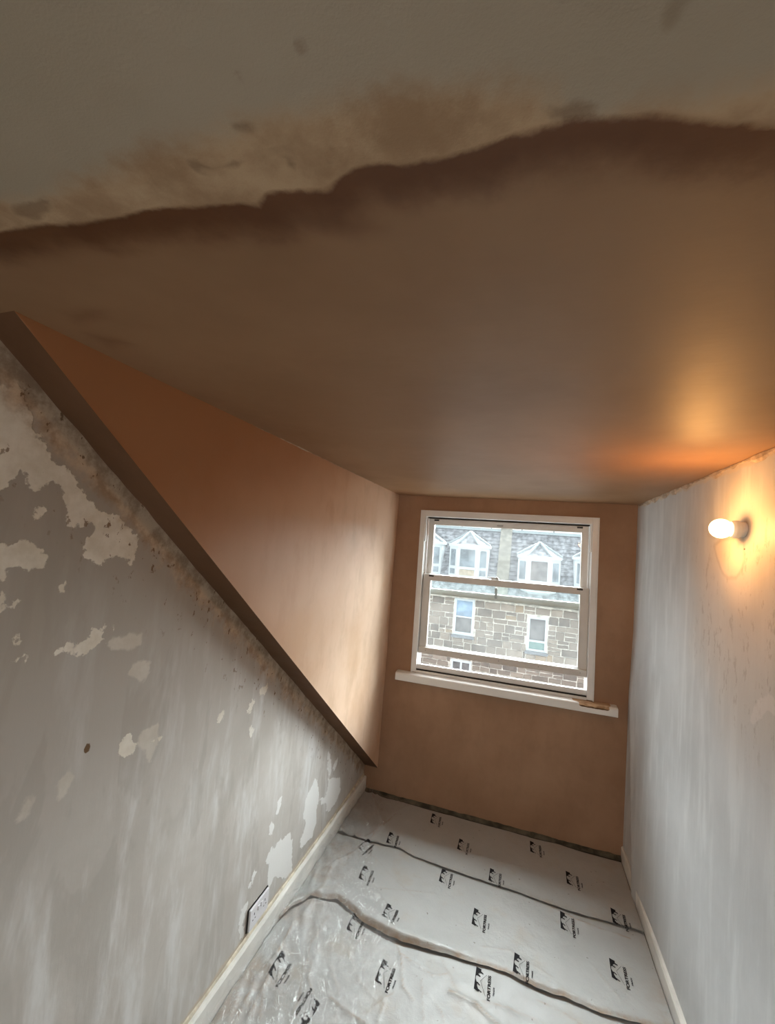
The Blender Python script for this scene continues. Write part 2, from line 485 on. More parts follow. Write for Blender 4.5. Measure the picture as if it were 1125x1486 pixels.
LP += [poly_px(*A2, q, 0, XL) for q in (
    [(275,275),(310,240),(400,220),(430,180),(470,180),(505,230),(440,260),(370,290),(310,280)],
    [(40,185),(60,180),(95,240),(80,246)], [(70,310),(105,280),(110,290),(80,318)], [(105,328),(125,290),(133,295),(118,330)],
    [(525,165),(540,130),(548,140),(535,170)], [(487,160),(500,146),(503,156),(490,166)],
    [(560,700),(585,662),(615,650),(612,690),(640,700),(618,745),(580,775),(560,750)],
    [(735,690),(745,655),(750,670),(745,700)], [(700,700),(725,675),(720,695),(705,705)],
    [(0,20),(18,0),(14,70),(0,90)], [(65,55),(95,18),(92,40),(75,65)],
    [(1010,600),(1045,545),(1055,560),(1035,600),(1015,612)],)]
LP += [poly_px(*A3, q, 0, XL) for q in (
    [(365,160),(385,130),(395,145),(410,120),(405,150),(385,192),(370,185)],
    [(292,268),(322,200),(340,195),(338,235),(310,285)],
    [(305,365),(318,345),(336,375),(320,428),(308,400)],
    [(598,840),(612,760),(640,690),(665,636),(680,662),(688,740),(672,800),(668,880),(650,950),(600,1008),(590,1015),(580,985),(600,930),(612,890)],
    [(735,640),(800,630),(803,700),(780,760),(745,815),(725,815),(722,765),(700,782),(685,740),(720,735),(730,700)],
    [(735,488),(745,500),(755,570),(750,620),(738,626),(733,560)],
    [(790,520),(785,560),(765,600),(758,590),(775,540)],
    [(432,855),(440,900),(425,955),(412,945),(415,890)],
    [(455,990),(480,970),(530,930),(542,1010),(537,1080),(540,1180),(430,1180),(430,1080)],
    [(460,760),(485,735),(480,765),(462,830),(450,835)],)]
LP += [poly_px(*A4, q, 0, XL) for q in (
    [(440,90),(480,0),(590,0),(592,60),(560,110),(500,160),(470,240),(462,180),(470,90)],
    [(345,230),(385,130),(400,135),(380,190),(360,240)],
    [(300,480),(300,400),(320,340),(350,300),(352,330),(330,370),(325,440),(335,500),(320,540),(305,520)],
    [(360,350),(440,235),(455,222),(450,240),(370,360)],)]
LF = [poly_px(*A2, q, 0, XL) for q in (
    [(505,220),(560,205),(660,195),(655,240),(610,268),(520,262)],
    [(265,960),(270,880),(320,825),(340,865),(315,940),(285,965)],
    [(640,700),(650,650),(740,610),(740,700),(700,780)],
    [(600,380),(640,320),(700,330),(700,380),(660,420)],
    [(85,1050),(130,960),(165,950),(140,1040),(95,1060)],)]
HOLE = [poly_px(*A2, [(390,745),(398,705),(425,700),(420,735),(405,755)], 0, XL)]
yy = np.concatenate([spaced(YB, -2.75, 0.25)[:-1], spaced(-2.75, 0, 0.0095)])
zz = spaced(0, H, 0.0105)
Yg, Zg = np.meshgrid(yy, zz, indexing='ij')
edge = ((H1 - SL * Yg) - Zg) / math.hypot(1, SL)
bulge = 0.004 * vnoise(Yg + 9, Zg + 3, 2.2, 5)
P = np.stack([np.full_like(Yg, XL) + np.minimum(bulge, 0.004), Yg, Zg], -1)
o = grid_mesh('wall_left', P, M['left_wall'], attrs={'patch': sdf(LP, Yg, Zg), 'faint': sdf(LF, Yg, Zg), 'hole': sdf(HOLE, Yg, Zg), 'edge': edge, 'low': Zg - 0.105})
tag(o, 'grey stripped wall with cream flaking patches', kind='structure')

# --- right wall, old paint
ylamp = on_plane(1082, 769, 0, XR)
RP = []
for q in ([(700,1190),(720,1130),(760,1090),(820,1060),(859,1090),(859,1200),(800,1170),(750,1230),(710,1260),(690,1230)],):
    RP.append(poly_px((940, 780), 4.643, q, 0, XR))
SKIM = [poly_px((960, 680), 6.75, [(520,760),(560,900),(610,1000),(680,1060),(760,1060),(810,1000),(840,900),(830,720),(760,690),(600,700)], 0, XR)]
WORN = [[(-1.02, 1.98), (-1.08, 1.60), (-1.30, 1.42), (-2.6, 1.35), (-2.6, 2.05), (-1.6, 2.12), (-1.25, 2.0)]]
yy = np.concatenate([spaced(YB, -2.3, 0.25)[:-1], spaced(-2.3, 0, 0.012)])
zz = spaced(0, H, 0.013)
Yg, Zg = np.meshgrid(yy, zz, indexing='ij')
# the wall eases away from the corner and carries soft vertical ridges near the window
ridge = 0.006 * np.exp(-((Yg + 0.14 + 0.05 * (1.2 - Zg)) / 0.045) ** 2) + 0.004 * np.exp(-((Yg + 0.26 + 0.06 * (1.2 - Zg)) / 0.03) ** 2)
bowl = 0.010 * np.exp(-(((Yg - ylamp.y - 0.03) / 0.16) ** 2 + ((Zg - 1.88) / 0.17) ** 2) ** 2)
wv = 0.035 + 0.24 * np.clip((1.25 - Zg) / 1.25, 0, 1) ** 1.2
sd = -Yg - wv
lowm = np.clip((1.45 - Zg) / 0.4, 0, 1)
step = lowm * np.where(sd < 0, 0.013 * np.clip(-sd / wv, 0, 1), 0.030 * np.clip(sd / 0.04, 0, 1) ** 1.3 * np.exp(-np.clip(sd - 0.04, 0, 9) / 0.35))
X = XR - step - ridge * 0.4 - bowl - 0.0022 * vnoise(Yg + 3, Zg * 0.5 + 2, 3.0, 8)
X = np.minimum(X, XR + 0.003)
o = grid_mesh('wall_right', np.stack([X, Yg, Zg], -1), M['right_wall'], attrs={'patch': sdf(RP, Yg, Zg), 'worn': sdf(WORN, Yg, Zg), 'skim': sdf(SKIM, Yg, Zg), 'top': H - Zg})
tag(o, 'pale grey painted wall with worn brown marks', kind='structure')

# --- ceiling
EDGE = [(-300,330),(0,338),(60,328),(130,322),(200,308),(300,297),(355,293),(372,300),(385,281),(430,276),(478,275),(500,256),(530,241),(600,236),(660,222),(690,215),(740,196),(800,181),(850,173),(900,170),(950,168),(1010,173),(1060,176),(1125,179),(1500,190)]
OLD = [(-300,300),(0,290),(60,285),(100,268),(180,240),(250,215),(320,180),(400,158),(480,150),(560,142),(640,128),(720,125),(790,128),(840,150),(870,170),(940,150),(1000,140),(1060,120),(1125,105),(1500,20)]
def curve_on_ceiling(pts):
    w = [on_plane(x, y, 2, H) for x, y in pts]
    # signed distance: positive towards the window, measured across the curve
    return np.array([(p.x, p.y) for p in w])
ce, co = curve_on_ceiling(EDGE), curve_on_ceiling(OLD)
def side_poly(c):
    far = [(c[-1][0] + 3, c[-1][1] + 0.3), (c[-1][0] + 3, 3), (c[0][0] - 3, 3), (c[0][0] - 3, c[0][1])]
    return [list(map(tuple, c)) + far]
xx = spaced(XL, XR, 0.010)
yy = np.concatenate([spaced(YB, -3.35, 0.25)[:-1], spaced(-3.35, -2.4, 0.007)[:-1], spaced(-2.4, 0, 0.04)])
Xg, Yg = np.meshgrid(xx, yy, indexing='ij')
DAMP = [[tuple(on_plane(x, y, 2, H))[:2] for x, y in q] for q in ([(95,455),(125,447),(155,450),(150,465),(110,470)], [(120,482),(170,490),(200,500),(160,505)], [(400,300),(470,290),(560,330),(520,350),(440,330)])]
STAIN = [[tuple(on_plane(x, y, 2, H))[:2] for x, y in q] for q in ([(337,102),(345,100),(348,112),(342,120),(337,112)], [(237,154),(243,154),(243,160),(238,160)], [(430,66),(440,67),(438,74),(431,73)], [(340,180),(355,174),(370,180),(366,192),(352,188)], [(415,212),(425,208),(430,235),(424,250),(418,235)], [(474,224),(482,215),(478,235),(474,234)], [(270,236),(290,232),(300,242),(285,246)], [(300,244),(360,226),(412,212),(412,216),(350,236),(302,250)], [(790,155),(850,148),(862,152),(860,165),(800,172)], [(15,300),(70,285),(75,300),(50,318),(20,310)])]
Z = H + 0.003 * vnoise(Xg + 5, Yg + 8, 1.8, 3)
e_at, o_at = sdf(side_poly(ce), Xg, Yg), -sdf(side_poly(co), Xg, Yg)
o = grid_mesh('ceiling', np.stack([Xg, Yg, Z], -1), M['ceiling'], attrs={'edge': e_at, 'old': o_at, 'damp_shade': sdf(DAMP, Xg, Yg), 'stain': sdf(STAIN, Xg, Yg)})
tag(o, 'brown plastered ceiling meeting old beige paint', kind='structure')

# --- unseen rear wall, its opening added for the fill light behind the camera
mb = MB()
for x0, x1, z0, z1 in ((XL, -0.8, 0, H), (0.4, XR, 0, H), (-0.8, 0.4, 0, 0.85), (-0.8, 0.4, 2.05, H)):
    mb.box(x0, x1, YB - 0.1, YB, z0, z1)
tag(mb.build('wall_rear', M['right_wall']), kind='structure')

# --- dormer cheek (triangular side wall) and the sloping soffit under it
ytop = -(H - H1) / SL
n, mcount = 130, 60
U, V = np.meshgrid(np.linspace(0, 1, n), np.linspace(0, 1, mcount), indexing='ij')
Yc = ytop * U
zb = H1 - SL * Yc
Zc = zb + (H - zb) * V
Xc = XC + 0.004 * vnoise(Yc + 2, Zc + 7, 2.0, 11) * (1 - (2 * V - 1) ** 6)
o = grid_mesh('wall_cheek', np.stack([Xc, Yc, Zc], -1), M['plaster_cheek'], attrs={'damp_shade': np.clip((-Yc - 0.75) / 1.9, 0, 1) ** 0.9 + 0.35 * np.clip((Zc - 2.0) / 0.3, 0, 1)})  # painted falloff: cheek colour darkens away from the window and near the ceiling
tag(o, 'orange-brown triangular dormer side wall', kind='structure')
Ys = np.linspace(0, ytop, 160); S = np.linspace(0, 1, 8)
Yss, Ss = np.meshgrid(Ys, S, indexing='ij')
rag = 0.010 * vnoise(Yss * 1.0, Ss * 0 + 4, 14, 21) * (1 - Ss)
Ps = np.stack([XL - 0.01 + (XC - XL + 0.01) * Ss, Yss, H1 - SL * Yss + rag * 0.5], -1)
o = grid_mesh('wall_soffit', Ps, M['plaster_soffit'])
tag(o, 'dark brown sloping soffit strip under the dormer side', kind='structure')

# ragged filler lines where the ceiling meets the walls
def ragged(name, x, y0, y1, side, zdrop, seed, thick):
    ys = spaced(y0, y1, 0.012)
    bm = bmesh.new(); rows = []
    for k, y in enumerate(ys):
        r = abs(noise.noise(Vector((y * 6, seed, 0)))) + 0.35 * abs(noise.noise(Vector((y * 19, seed, 4))))
        d = zdrop * (0.25 + 1.7 * r)
        t = thick * (0.3 + 1.6 * r)
        rows.append([bm.verts.new(p) for p in ((x, y, H), (x + side * t, y, H - 0.001), (x + side * t * 0.8, y, H - d * 0.6), (x, y, H - d))])
    for a, b in zip(rows, rows[1:]):
        for i in range(3):
            bm.faces.new((a[i], a[i+1], b[i+1], b[i]))
    me = bpy.data.meshes.new(name); bm.to_mesh(me); bm.free()
    return tag(link_obj(name, me, M['ragged']), kind='structure')
tag(ragged('trim_1', XR - 0.002, -2.3, -0.02, -1, 0.022, 3, 0.006), 'ragged filler edge where right wall meets ceiling')
tag(ragged('trim_2', XC + 0.001, -1.95, -0.6, 1, 0.004, 9, 0.0035), 'thin cracked filler line between cheek and ceiling')

# --- skirting boards
def skirting(name, x0, x1, y0, y1, h, front, label):
    """runs along Y; front = side that faces the room"""
    bm = bmesh.new(); rows = []
    xa, xb = (x0, x1) if front > 0 else (x1, x0)        # xa on the wall, xb on the face
    for y in spaced(y0, y1, 0.03):
        w = 0.0015 * noise.noise(Vector((y * 4, 1, h)))
        rows.append([bm.verts.new(p) for p in ((xa, y, 0), (xb + w, y, 0), (xb + w, y, h - 0.008), (xb + (xa - xb) * 0.25, y, h + w), (xa, y, h + w))])
    for a, b in zip(rows, rows[1:]):
        for i in range(4):
            bm.faces.new((a[i], a[i+1], b[i+1], b[i]))
    bm.faces.new(rows[0]); bm.faces.new(rows[-1][::-1])
    bmesh.ops.recalc_face_normals(bm, faces=bm.faces)
    me = bpy.data.meshes.new(name); bm.to_mesh(me); bm.free()
    return tag(link_obj(name, me, M['skirting']), label, kind='structure')
skirting('baseboard_left', XL + 0.001, XL + 0.022, YB, -0.005, 0.108, 1, 'cream painted skirting board below the stripped wall')
skirting('baseboard_right', XR - 0.024, XR - 0.001, YB, -0.005, 0.085, -1, 'white painted skirting board below the pale wall')

# ragged filler bead along the top of the left skirting
bm = bmesh.new(); rows = []
for y in spaced(-3.0, -0.01, 0.012):
    q = noise.noise(Vector((y * 5, 8, 2))) + 0.6 * noise.noise(Vector((y * 23, 1, 5)))
    hh = 0.012 + 0.009 * q; tt = 0.004 + 0.003 * q
    rows.append([bm.verts.new(p) for p in ((XL, y, 0.112 + hh), (XL + tt, y, 0.110 + hh * .8), (XL + tt + .003, y, 0.1105), (XL, y, 0.109))])
for a, b in zip(rows, rows[1:]):
    for i in range(3): bm.faces.new((a[i], a[i+1], b[i+1], b[i]))
me = bpy.data.meshes.new('trim_3'); bm.to_mesh(me); bm.free()
tag(link_obj('trim_3', me, simple('cream_filler', (0.60, 0.54, 0.43), 0.8, 0.2, 0.25, 20, 0.4)), 'ragged cream filler along the top of the left skirting', kind='structure')

# --- dust and rubble line along the foot of the window wall
bm = bmesh.new(); rows = []
for x in spaced(XL + 0.02, XR - 0.02, 0.012):
    r = noise.noise(Vector((x * 7, 2, 0))) + 0.5 * noise.noise(Vector((x * 26, 5, 0)))
    w = 0.028 + 0.006 * r; hh = 0.014 + 0.007 * r
    rows.append([bm.verts.new(p) for p in ((x, -0.001, hh + 0.006), (x, -w * 0.5, hh), (x, -w, 0.004))])
for a, b in zip(rows, rows[1:]):
    for i in range(2): bm.faces.new((a[i], a[i+1], b[i+1], b[i]))
me = bpy.data.meshes.new('plaster_dust'); bm.to_mesh(me); bm.free()
tag(link_obj('plaster_dust', me, M['dust']), 'grey line of plaster dust along the foot of the window wall', 'dust', kind='stuff')

# ================================================================== window
WIN = empty('window_1', (-0.13, 0, 0.95))
WIN.rotation_euler = (0, -0.0095, 0)
tag(WIN, 'white double-hung sash window with lower sash slightly open', kind='structure')
def wbuild(mb, name, mat, parent=None, smooth=False):
    """meshes are written in room coordinates, moved to the window's origin"""
    for v in mb.bm.verts: v.co -= Vector((-0.13, 0, 0.95))
    return mb.build(name, mat, parent or WIN, smooth)
# box frame lining
mb = MB()
mb.box(-0.757, -0.725, -0.010, 0.15, 0.955, 2.186, 0.002)
mb.box(0.466, 0.502, -0.010, 0.15, 0.955, 2.186, 0.002)
mb.box(-0.725, 0.466, -0.010, 0.15, 2.146, 2.186, 0.002)
mb.box(-0.725, 0.466, -0.006, 0.15, 0.950, 0.968, 0.002)
mb.box(-0.725, 0.466, 0.010, 0.034, 0.976, 1.012, 0.002)
mb.prism([(-0.725, 0.034, 0.94), (-0.725, 0.034, 0.985), (-0.725, 0.19, 0.955), (-0.725, 0.19, 0.92)], (1.191, 0, 0))
wbuild(mb, 'window_frame', M['white_paint'])
mb = MB()
for x0, x1 in ((-0.764, -0.757), (0.502, 0.510)):
    mb.box(x0, x1, -0.013, 0.0, 0.950, 2.193, 0.001)
mb.box(-0.764, 0.510, -0.013, 0.0, 2.186, 2.193, 0.001)
wbuild(mb, 'frame_bead', M['white_paint'])
mb = MB(); mb.box(-0.725, 0.466, 0.0, 0.14, 0.968, 0.976); wbuild(mb, 'cill_gap', M['black_gap'])
mb = MB(); mb.box(-0.718, 0.459, 0.065, 0.13, 2.1375, 2.146); wbuild(mb, 'head_gap', M['black_gap'])
# side channels (balance covers) beside the upper sash
for x0, x1 in ((-0.725, -0.716), (0.457, 0.466)):
    mb = MB(); mb.box(x0, x1, 0.0, 0.028, 1.95, 2.146, 0.002); wbuild(mb, 'balance_cover', M['white_paint'])
    mb = MB(); mb.box(x0, x1, 0.074, 0.079, 1.012, 2.146); wbuild(mb, 'parting_bead', M['white_paint'])

def sash(name, x0, x1, y0, y1, z0, z1, stile, top, bottom, label):
    mb = MB()
    mb.box(x0, x0 + stile, y0, y1, z0, z1, 0.003)
    mb.box(x1 - stile, x1, y0, y1, z0, z1, 0.003)
    mb.box(x0 + stile - .001, x1 - stile + .001, y0 + .001, y1, z1 - top, z1, 0.003)
    mb.box(x0 + stile - .001, x1 - stile + .001, y0 + .001, y1, z0, z0 + bottom, 0.003)
    s = wbuild(mb, name, M['sash_paint']); s['label'] = label
    yc = (y0 + y1) / 2
    mb = MB(); mb.box(x0 + stile - .004, x1 - stile + .004, yc - .002, yc + .002, z0 + bottom - .004, z1 - top + .004)
    wbuild(mb, 'glass_pane', M['glass'], s)
    for xa in (x0 + 0.045, x1 - 0.080):
        mb = MB(); mb.box(xa, xa + 0.038, y0 - 0.003, y0 + 0.004, z1 - 0.018, z1 - 0.006, 0.001)
        wbuild(mb, 'tilt_latch', M['latch'], s)
    return s
up = sash('upper_sash', -0.716, 0.457, 0.080, 0.122, 1.540, 2.136, 0.047, 0.048, 0.045, 'sash with its top rail a little below the frame head')
lo = sash('lower_sash', -0.722, 0.465, 0.030, 0.072, 1.096, 1.698, 0.058, 0.048, 0.052, 'front sash, raised a hand from the sill')
# projecting lower rail lip with screws
mb = MB(); mb.box(-0.722, 0.465, 0.014, 0.032, 1.094, 1.142, 0.003); wbuild(mb, 'rail_lip', M['sash_paint'], lo)
for k in range(5):
    mb = MB(); mb.lathe([(0, 0), (0.0, 0.004), (0.003, 0.004), (0.003, 0)], (-0.665 + 0.272 * k, 0.0115, 1.120), (0, 1, 0), 10)
    wbuild(mb, 'rail_screw', M['steel'], lo)
mb = MB(); mb.box(-0.205, -0.150, 0.045, 0.070, 1.698, 1.708, 0.002); mb.box(-0.232, -0.175, 0.052, 0.060, 1.708, 1.715, 0.002)
mb.lathe([(0, 0.011), (0.014, 0.010), (0.016, 0)], (-0.165, 0.058, 1.704), (0, 0, 1), 14)
wbuild(mb, 'sash_fastener', M['steel'], lo)
mb = MB(); mb.box(-0.177, -0.157, 0.074, 0.081, 1.556, 1.640, 0.003); mb.lathe([(0, 0.010), (0.008, 0.010), (0.01, 0)], (-0.167, 0.072, 1.628), (0, -1, 0), 12)
wbuild(mb, 'fastener_keeper', M['steel'], up)
mb = MB(); mb.box(-0.185, -0.140, 0.076, 0.081, 2.098, 2.112, 0.002)
wbuild(mb, 'sash_ring', M['steel'], up)

# window board with the broken right end
NX = 260
xs = np.linspace(-0.868, 0.648, NX)
prof = [(0.010, 0.950), (-0.020, 0.949), (-0.040, 0.948), (-0.055, 0.946), (-0.062, 0.942), (-0.066, 0.935), (-0.066, 0.915), (-0.066, 0.893), (-0.062, 0.889), (-0.02, 0.888), (0.010, 0.888)]
P = np.zeros((NX, len(prof), 3)); bare = np.zeros((NX, len(prof))); dirt = np.zeros((NX, len(prof)))
for i, x in enumerate(xs):
    w = max(0.0, min(1.0, (x - 0.40) / 0.03, (0.612 - x) / 0.03))
    chew = 0.5 + 0.5 * noise.noise(Vector((x * 40, 3, 1)))
    for k, (y, z) in enumerate(prof):
        dz = dy = 0
        if k in (3, 4): dz = -0.010 * w * (0.5 + chew); dy = 0.006 * w * chew
        if k == 5: dz = -0.008 * w * (0.4 + chew); dy = 0.004 * w
        if k in (1, 2): dz = -0.002 * w * chew
        P[i, k] = (x, y + dy, z + dz)
        bare[i, k] = (1.0 if k <= 5 else 0.0) * w
        if k <= 2: bare[i, k] = max(bare[i, k], max(0.0, min(1.0, (x - 0.36) / 0.03, (0.618 - x) / 0.02)) * (1.0 if k else .9))
        dirt[i, k] = (1.0 if k == 5 else (0.65 if k == 0 else 0.1 * chew)) * w
P -= np.array((-0.13, 0, 0.95))
board = grid_mesh('window_board', P, M['board'], WIN, attrs={'bare': bare, 'dirt': dirt}, smooth=False)
board['label'] = 'white window board, its right end broken to bare wood'
bm = bmesh.new(); bm.from_mesh(board.data)
bm.verts.ensure_lookup_table(); L = len(prof)
bm.faces.new([bm.verts[k] for k in range(L)]); bm.faces.new([bm.verts[(NX - 1) * L + k] for k in range(L - 1, -1, -1)])
bmesh.ops.recalc_face_normals(bm, faces=bm.faces)
bm.to_mesh(board.data); bm.free()

# ================================================================== wall lamp
LY, LZ = ylamp.y, ylamp.z
lamp = empty('wall_lamp', (XR, LY, LZ))
tag(lamp, 'white batten wall lamp with lit globe bulb on the right wall', 'lamp')
mb = MB(); mb.lathe([(0.0, 0), (0.0, 0.027), (0.016, 0.027), (0.018, 0.025), (0.018, 0)], (0, 0, 0), (-1, 0, 0), 40)
mb.build('mounting_plate', M['holder'], lamp)
mb = MB(); mb.lathe([(0.018, 0), (0.018, 0.028), (0.021, 0.031), (0.034, 0.030), (0.043, 0.026), (0.043, 0)], (0, 0, 0), (-1, 0, 0), 40)
mb.build('lamp_holder', M['holder'], lamp, smooth=False)
R_ = 0.034; c0 = 0.072
pf = [(0.040, 0.014), (0.043, 0.018)] + [(c0 - R_ * math.cos(a), R_ * math.sin(a)) for a in np.linspace(0.62, math.pi, 22)]
pf[-1] = (pf[-1][0], 0)
mb = MB(); mb.lathe(pf, (0, 0, 0), (-1, 0, 0), 40)
mb.build('bulb', M['bulb'], lamp, smooth=True)
pl = bpy.data.lights.new('bulb_light', 'POINT'); pl.energy = 7.0; pl.color = (1.0, 0.46, 0.13); pl.shadow_soft_size = 0.03; pl.specular_factor = 0.1
po = bpy.data.objects.new('bulb_light', pl); po.location = (XR - c0 - R_ - 0.032, LY, LZ); COL.objects.link(po)
mb = MB(); mb.lathe([(0, 0), (0, 0.0035), (0.012, 0.003), (0.013, 0)], (XR, -1.505, 1.985), (-1, 0, 0), 10)
tag(mb.build('wall_nail', M['steel']), 'small dark nail in the wall just below the lamp', 'nail')

# ================================================================== double socket
sk = empty('wall_socket', (XL, -1.42, 0.19))
tag(sk, 'white double socket on the stripped wall above the skirting', 'socket')
mb = MB(); mb.box(0.0, 0.004, -0.078, 0.078, -0.050, 0.046); mb.build('back_box_rim', M['black_gap'], sk)
mb = MB(); mb.box(0.004, 0.014, -0.073, 0.073, -0.048, 0.043, 0.003); mb.build('face_plate', M['socket'], sk)
for s in (-1, 1):
    mb = MB(); mb.box(0.014, 0.018, s*0.012-0.006, s*0.012+0.006, 0.008, 0.026, 0.001); mb.build('switch', M['socket'], sk)
    mb = MB()
    cy = s * 0.042
    mb.box(0.0138, 0.0146, cy - 0.002, cy + 0.002, 0.006, 0.016)
    mb.box(0.0138, 0.0146, cy - 0.012, cy - 0.006, -0.012, -0.008)
    mb.box(0.0138, 0.0146, cy + 0.006, cy + 0.012, -0.012, -0.008)
    mb.build('pin_holes', M['black_gap'], sk)

# ================================================================== floor sheets
def floor_curve(pts):
    w = [on_plane(x, y, 2, 0.01) for x, y in pts]
    w.sort(key=lambda p: p.x)
    return np.array([p.x for p in w]), np.array([p.y for p in w])
s1x, s1y = floor_curve([(480,1205),(540,1222),(580,1231),(599,1242),(622,1251),(645,1260),(720,1285),(760,1298),(799,1313),(840,1327),(871,1335),(915,1347),(945,1358)])
s2x, s2y = floor_curve([(395,1345),(425,1318),(450,1303),(489,1307),(512,1325),(528,1341),(560,1358),(575,1366),(644,1385),(679,1395),(711,1404),(736,1413),(762,1427),(800,1444),(820,1449),(871,1471),(908,1482),(990,1500)])
def yseam1(x): return np.interp(x, s1x, s1y)
def yseam2(x): return np.interp(x, s2x, s2y)
X0S, X1S = XL + 0.026, XR - 0.028

CREASE = []
def crease(pts, amp, wid):
    w = [on_plane(x, y, 2, 0.01) for x, y in pts]
    for a, b in zip(w, w[1:]): CREASE.append((a.x, a.y, b.x, b.y, amp, wid))
crease([(575,1364),(582,1386),(585,1430),(600,1450)], .006, .008)
crease([(583,1383),(610,1402),(630,1415),(650,1412)], .005, .009)
crease([(652,1436),(690,1455),(722,1486),(760,1520)], .010, .012)
crease([(700,1452),(740,1462),(790,1486)], .005, .010)
crease([(480,1448),(505,1468),(530,1486),(560,1510)], .012, .013)
crease([(520,1478),(555,1450),(570,1440)], .005, .008)
crease([(612,1420),(615,1486)], .004, .010)
crease([(340,1486),(372,1420),(400,1390),(428,1338)], .016, .016)
crease([(357,1486),(380,1436),(410,1385)], .013, .012)
crease([(375,1490),(384,1430),(395,1400)], .008, .008)
crease([(445,1400),(450,1370),(470,1340),(478,1328)], .005, .008)
crease([(455,1440),(447,1420),(452,1395)], .005, .008)
crease([(700,1375),(740,1380),(800,1420)], .003, .012)
crease([(540,1150),(548,1175),(556,1195),(540,1215)], .016, .016)
crease([(575,1180),(555,1200),(530,1215)], .010, .012)
crease([(470,1262),(500,1245),(530,1225)], .012, .012)
crease([(463,1300),(480,1262),(498,1240)], .010, .014)
crease([(440,1330),(458,1300),(478,1290)], .010, .014)
crease([(860,1400),(900,1450)], .003, .010)
crease([(575,1400),(560,1440),(548,1486)], .004, .006)
crease([(640,1386),(655,1420),(690,1486)], .003, .006)
crease([(505,1380),(520,1420),(545,1450)], .004, .006)
crease([(620,1440),(640,1465),(650,1500)], .004, .006)
crease([(780,1450),(820,1470),(850,1490)], .004, .006)
crease([(420,1486),(436,1440),(440,1400)], .005, .006)
crease([(480,1400),(492,1440),(488,1486)], .004, .006)
crease([(690,1240),(730,1252),(780,1262)], .002, .008)
crease([(540,1240),(560,1262),(600,1300)], .002, .008)
crease([(800,1316),(850,1340),(915,1362)], .009, .035)
crease([(550,1288),(600,1292),(630,1296)], .003, .010)

def sheet_h(x, y, k):
    h = 0.006 + 0.0022 * vnoise(x + 20, y + 20, 5.5, 31 + k) + 0.0010 * vnoise(x + 20, y + 20, 22, 40 + k, 2)
    left = np.clip((-0.62 - x) / 0.40, 0, 1) ** 1.2
    rid = 1 - np.abs(vnoise(x * 2.6 + y * 0.9 + 30, y * 0.9 - x * 0.3 + 30, 5, 50 + k, 2))
    h = h + left * (0.014 * rid ** 3 + 0.004 * vnoise(x + 7, y + 7, 30, 61, 2))
    for ax, ay, bx, by, amp, wid in CREASE:
        ex, ey = bx - ax, by - ay
        t = np.clip(((x - ax) * ex + (y - ay) * ey) / (ex * ex + ey * ey), 0, 1)
        d = np.hypot(x - ax - t * ex, y - ay - t * ey)
        h = h + amp * np.exp(-(d / (wid * .7)) ** 1.2) * 0.6
    return h

def crease_line(x, y):
    m_ = np.zeros(np.broadcast(x, y).shape)
    for ax, ay, bx, by, amp, wid in CREASE:
        ex, ey = bx - ax, by - ay
        t = np.clip(((x - ax) * ex + (y - ay) * ey) / (ex * ex + ey * ey), 0, 1)
        d = np.hypot(x - ax - t * ex, y - ay - t * ey)
        m_ = np.maximum(m_, min(1, amp / .008) * np.exp(-(d / 0.004) ** 2))
    return m_

SHEETS = []
def make_sheet(k, name, front, back, label, over):
    xs = spaced(X0S, X1S, 0.008)
    nt = max(20, int(np.max(back(xs) - front(xs)) / 0.008))
    T = np.linspace(0, 1, nt)
    T = T ** 1.0
    Xg, Tg = np.meshgrid(xs, T, indexing='ij')
    yf, yb_ = front(xs)[:, None], back(xs)[:, None]
    Yg = yf + (yb_ - yf) * Tg
    Zg = sheet_h(Xg, Yg, k)
    d = Yg - yf                               # distance from the front edge
    if over == 1:      # thin lip of the back sheet
        lift = 0.0045 + 0.0025 * vnoise(Xg + 3, Xg * 0 + 2, 3, 71)
        Zg = Zg + lift * np.clip(1 - d / 0.5, 0, 1) + 0.003 * np.exp(-(d / 0.02) ** 2)
    if over == 2:      # raised rolled fold along the front edge of the middle sheet
        amp = np.interp(Xg, [-1.05, -0.9, -0.75, -0.5, -0.25, -0.1, 0.02, 0.2, 0.4, 0.6], [.012, .016, .022, .027, .014, .006, .006, .010, .008, .005])
        dn = d - 0.022
        Zg = Zg + amp * np.exp(-(dn / np.where(dn > 0, 0.075, 0.016)) ** 2) + 0.007 * np.clip(1 - d / 0.3, 0, 1)
        Zg = Zg + 0.002 * vnoise(Xg + 2, Yg + 2, 40, 77, 2) * np.exp(-(d / 0.06) ** 2)
    dirt_shade = np.exp(-(d / 0.018) ** 2) * (1.0 if over == 2 else 0.25 if over else 0)  # shade along the fold and lip edges, put into the sheet colour
    dirt_shade = np.maximum(dirt_shade, 0.6 * np.clip((Xg - 0.60) / 0.1, 0, 1) * np.clip((-0.7 - Yg) / 0.3, 0, 1))
    dirt_shade = np.maximum(dirt_shade, 0.5 * np.clip((-0.80 - Xg) / 0.2, 0, 1) * (vnoise(Xg, Yg, 6, 5) > 0))
    if k:
        Zg = 0.003 + (Zg - 0.003) * np.clip((yb_ - Yg - (0.05 if k == 1 else 0.10)) / 0.012, 0.05, 1)
    dirt_shade = np.maximum(dirt_shade, 0.8 * crease_line(Xg, Yg))  # shade in the creases, drawn as dark lines in the colour
    Yg = Yg + (0.004 * vnoise(Xg, Xg * 0, 25, 90 + k) * np.exp(-(d / 0.02) ** 2))
    o = grid_mesh(name, np.stack([Xg, Yg, Zg], -1), M['sheet'], attrs={'dirt_shade': dirt_shade})
    tag(o, label, 'floor sheet', 'printed protective sheets covering the floor')
    SHEETS.append((o, xs, Yg, Zg))
    return o
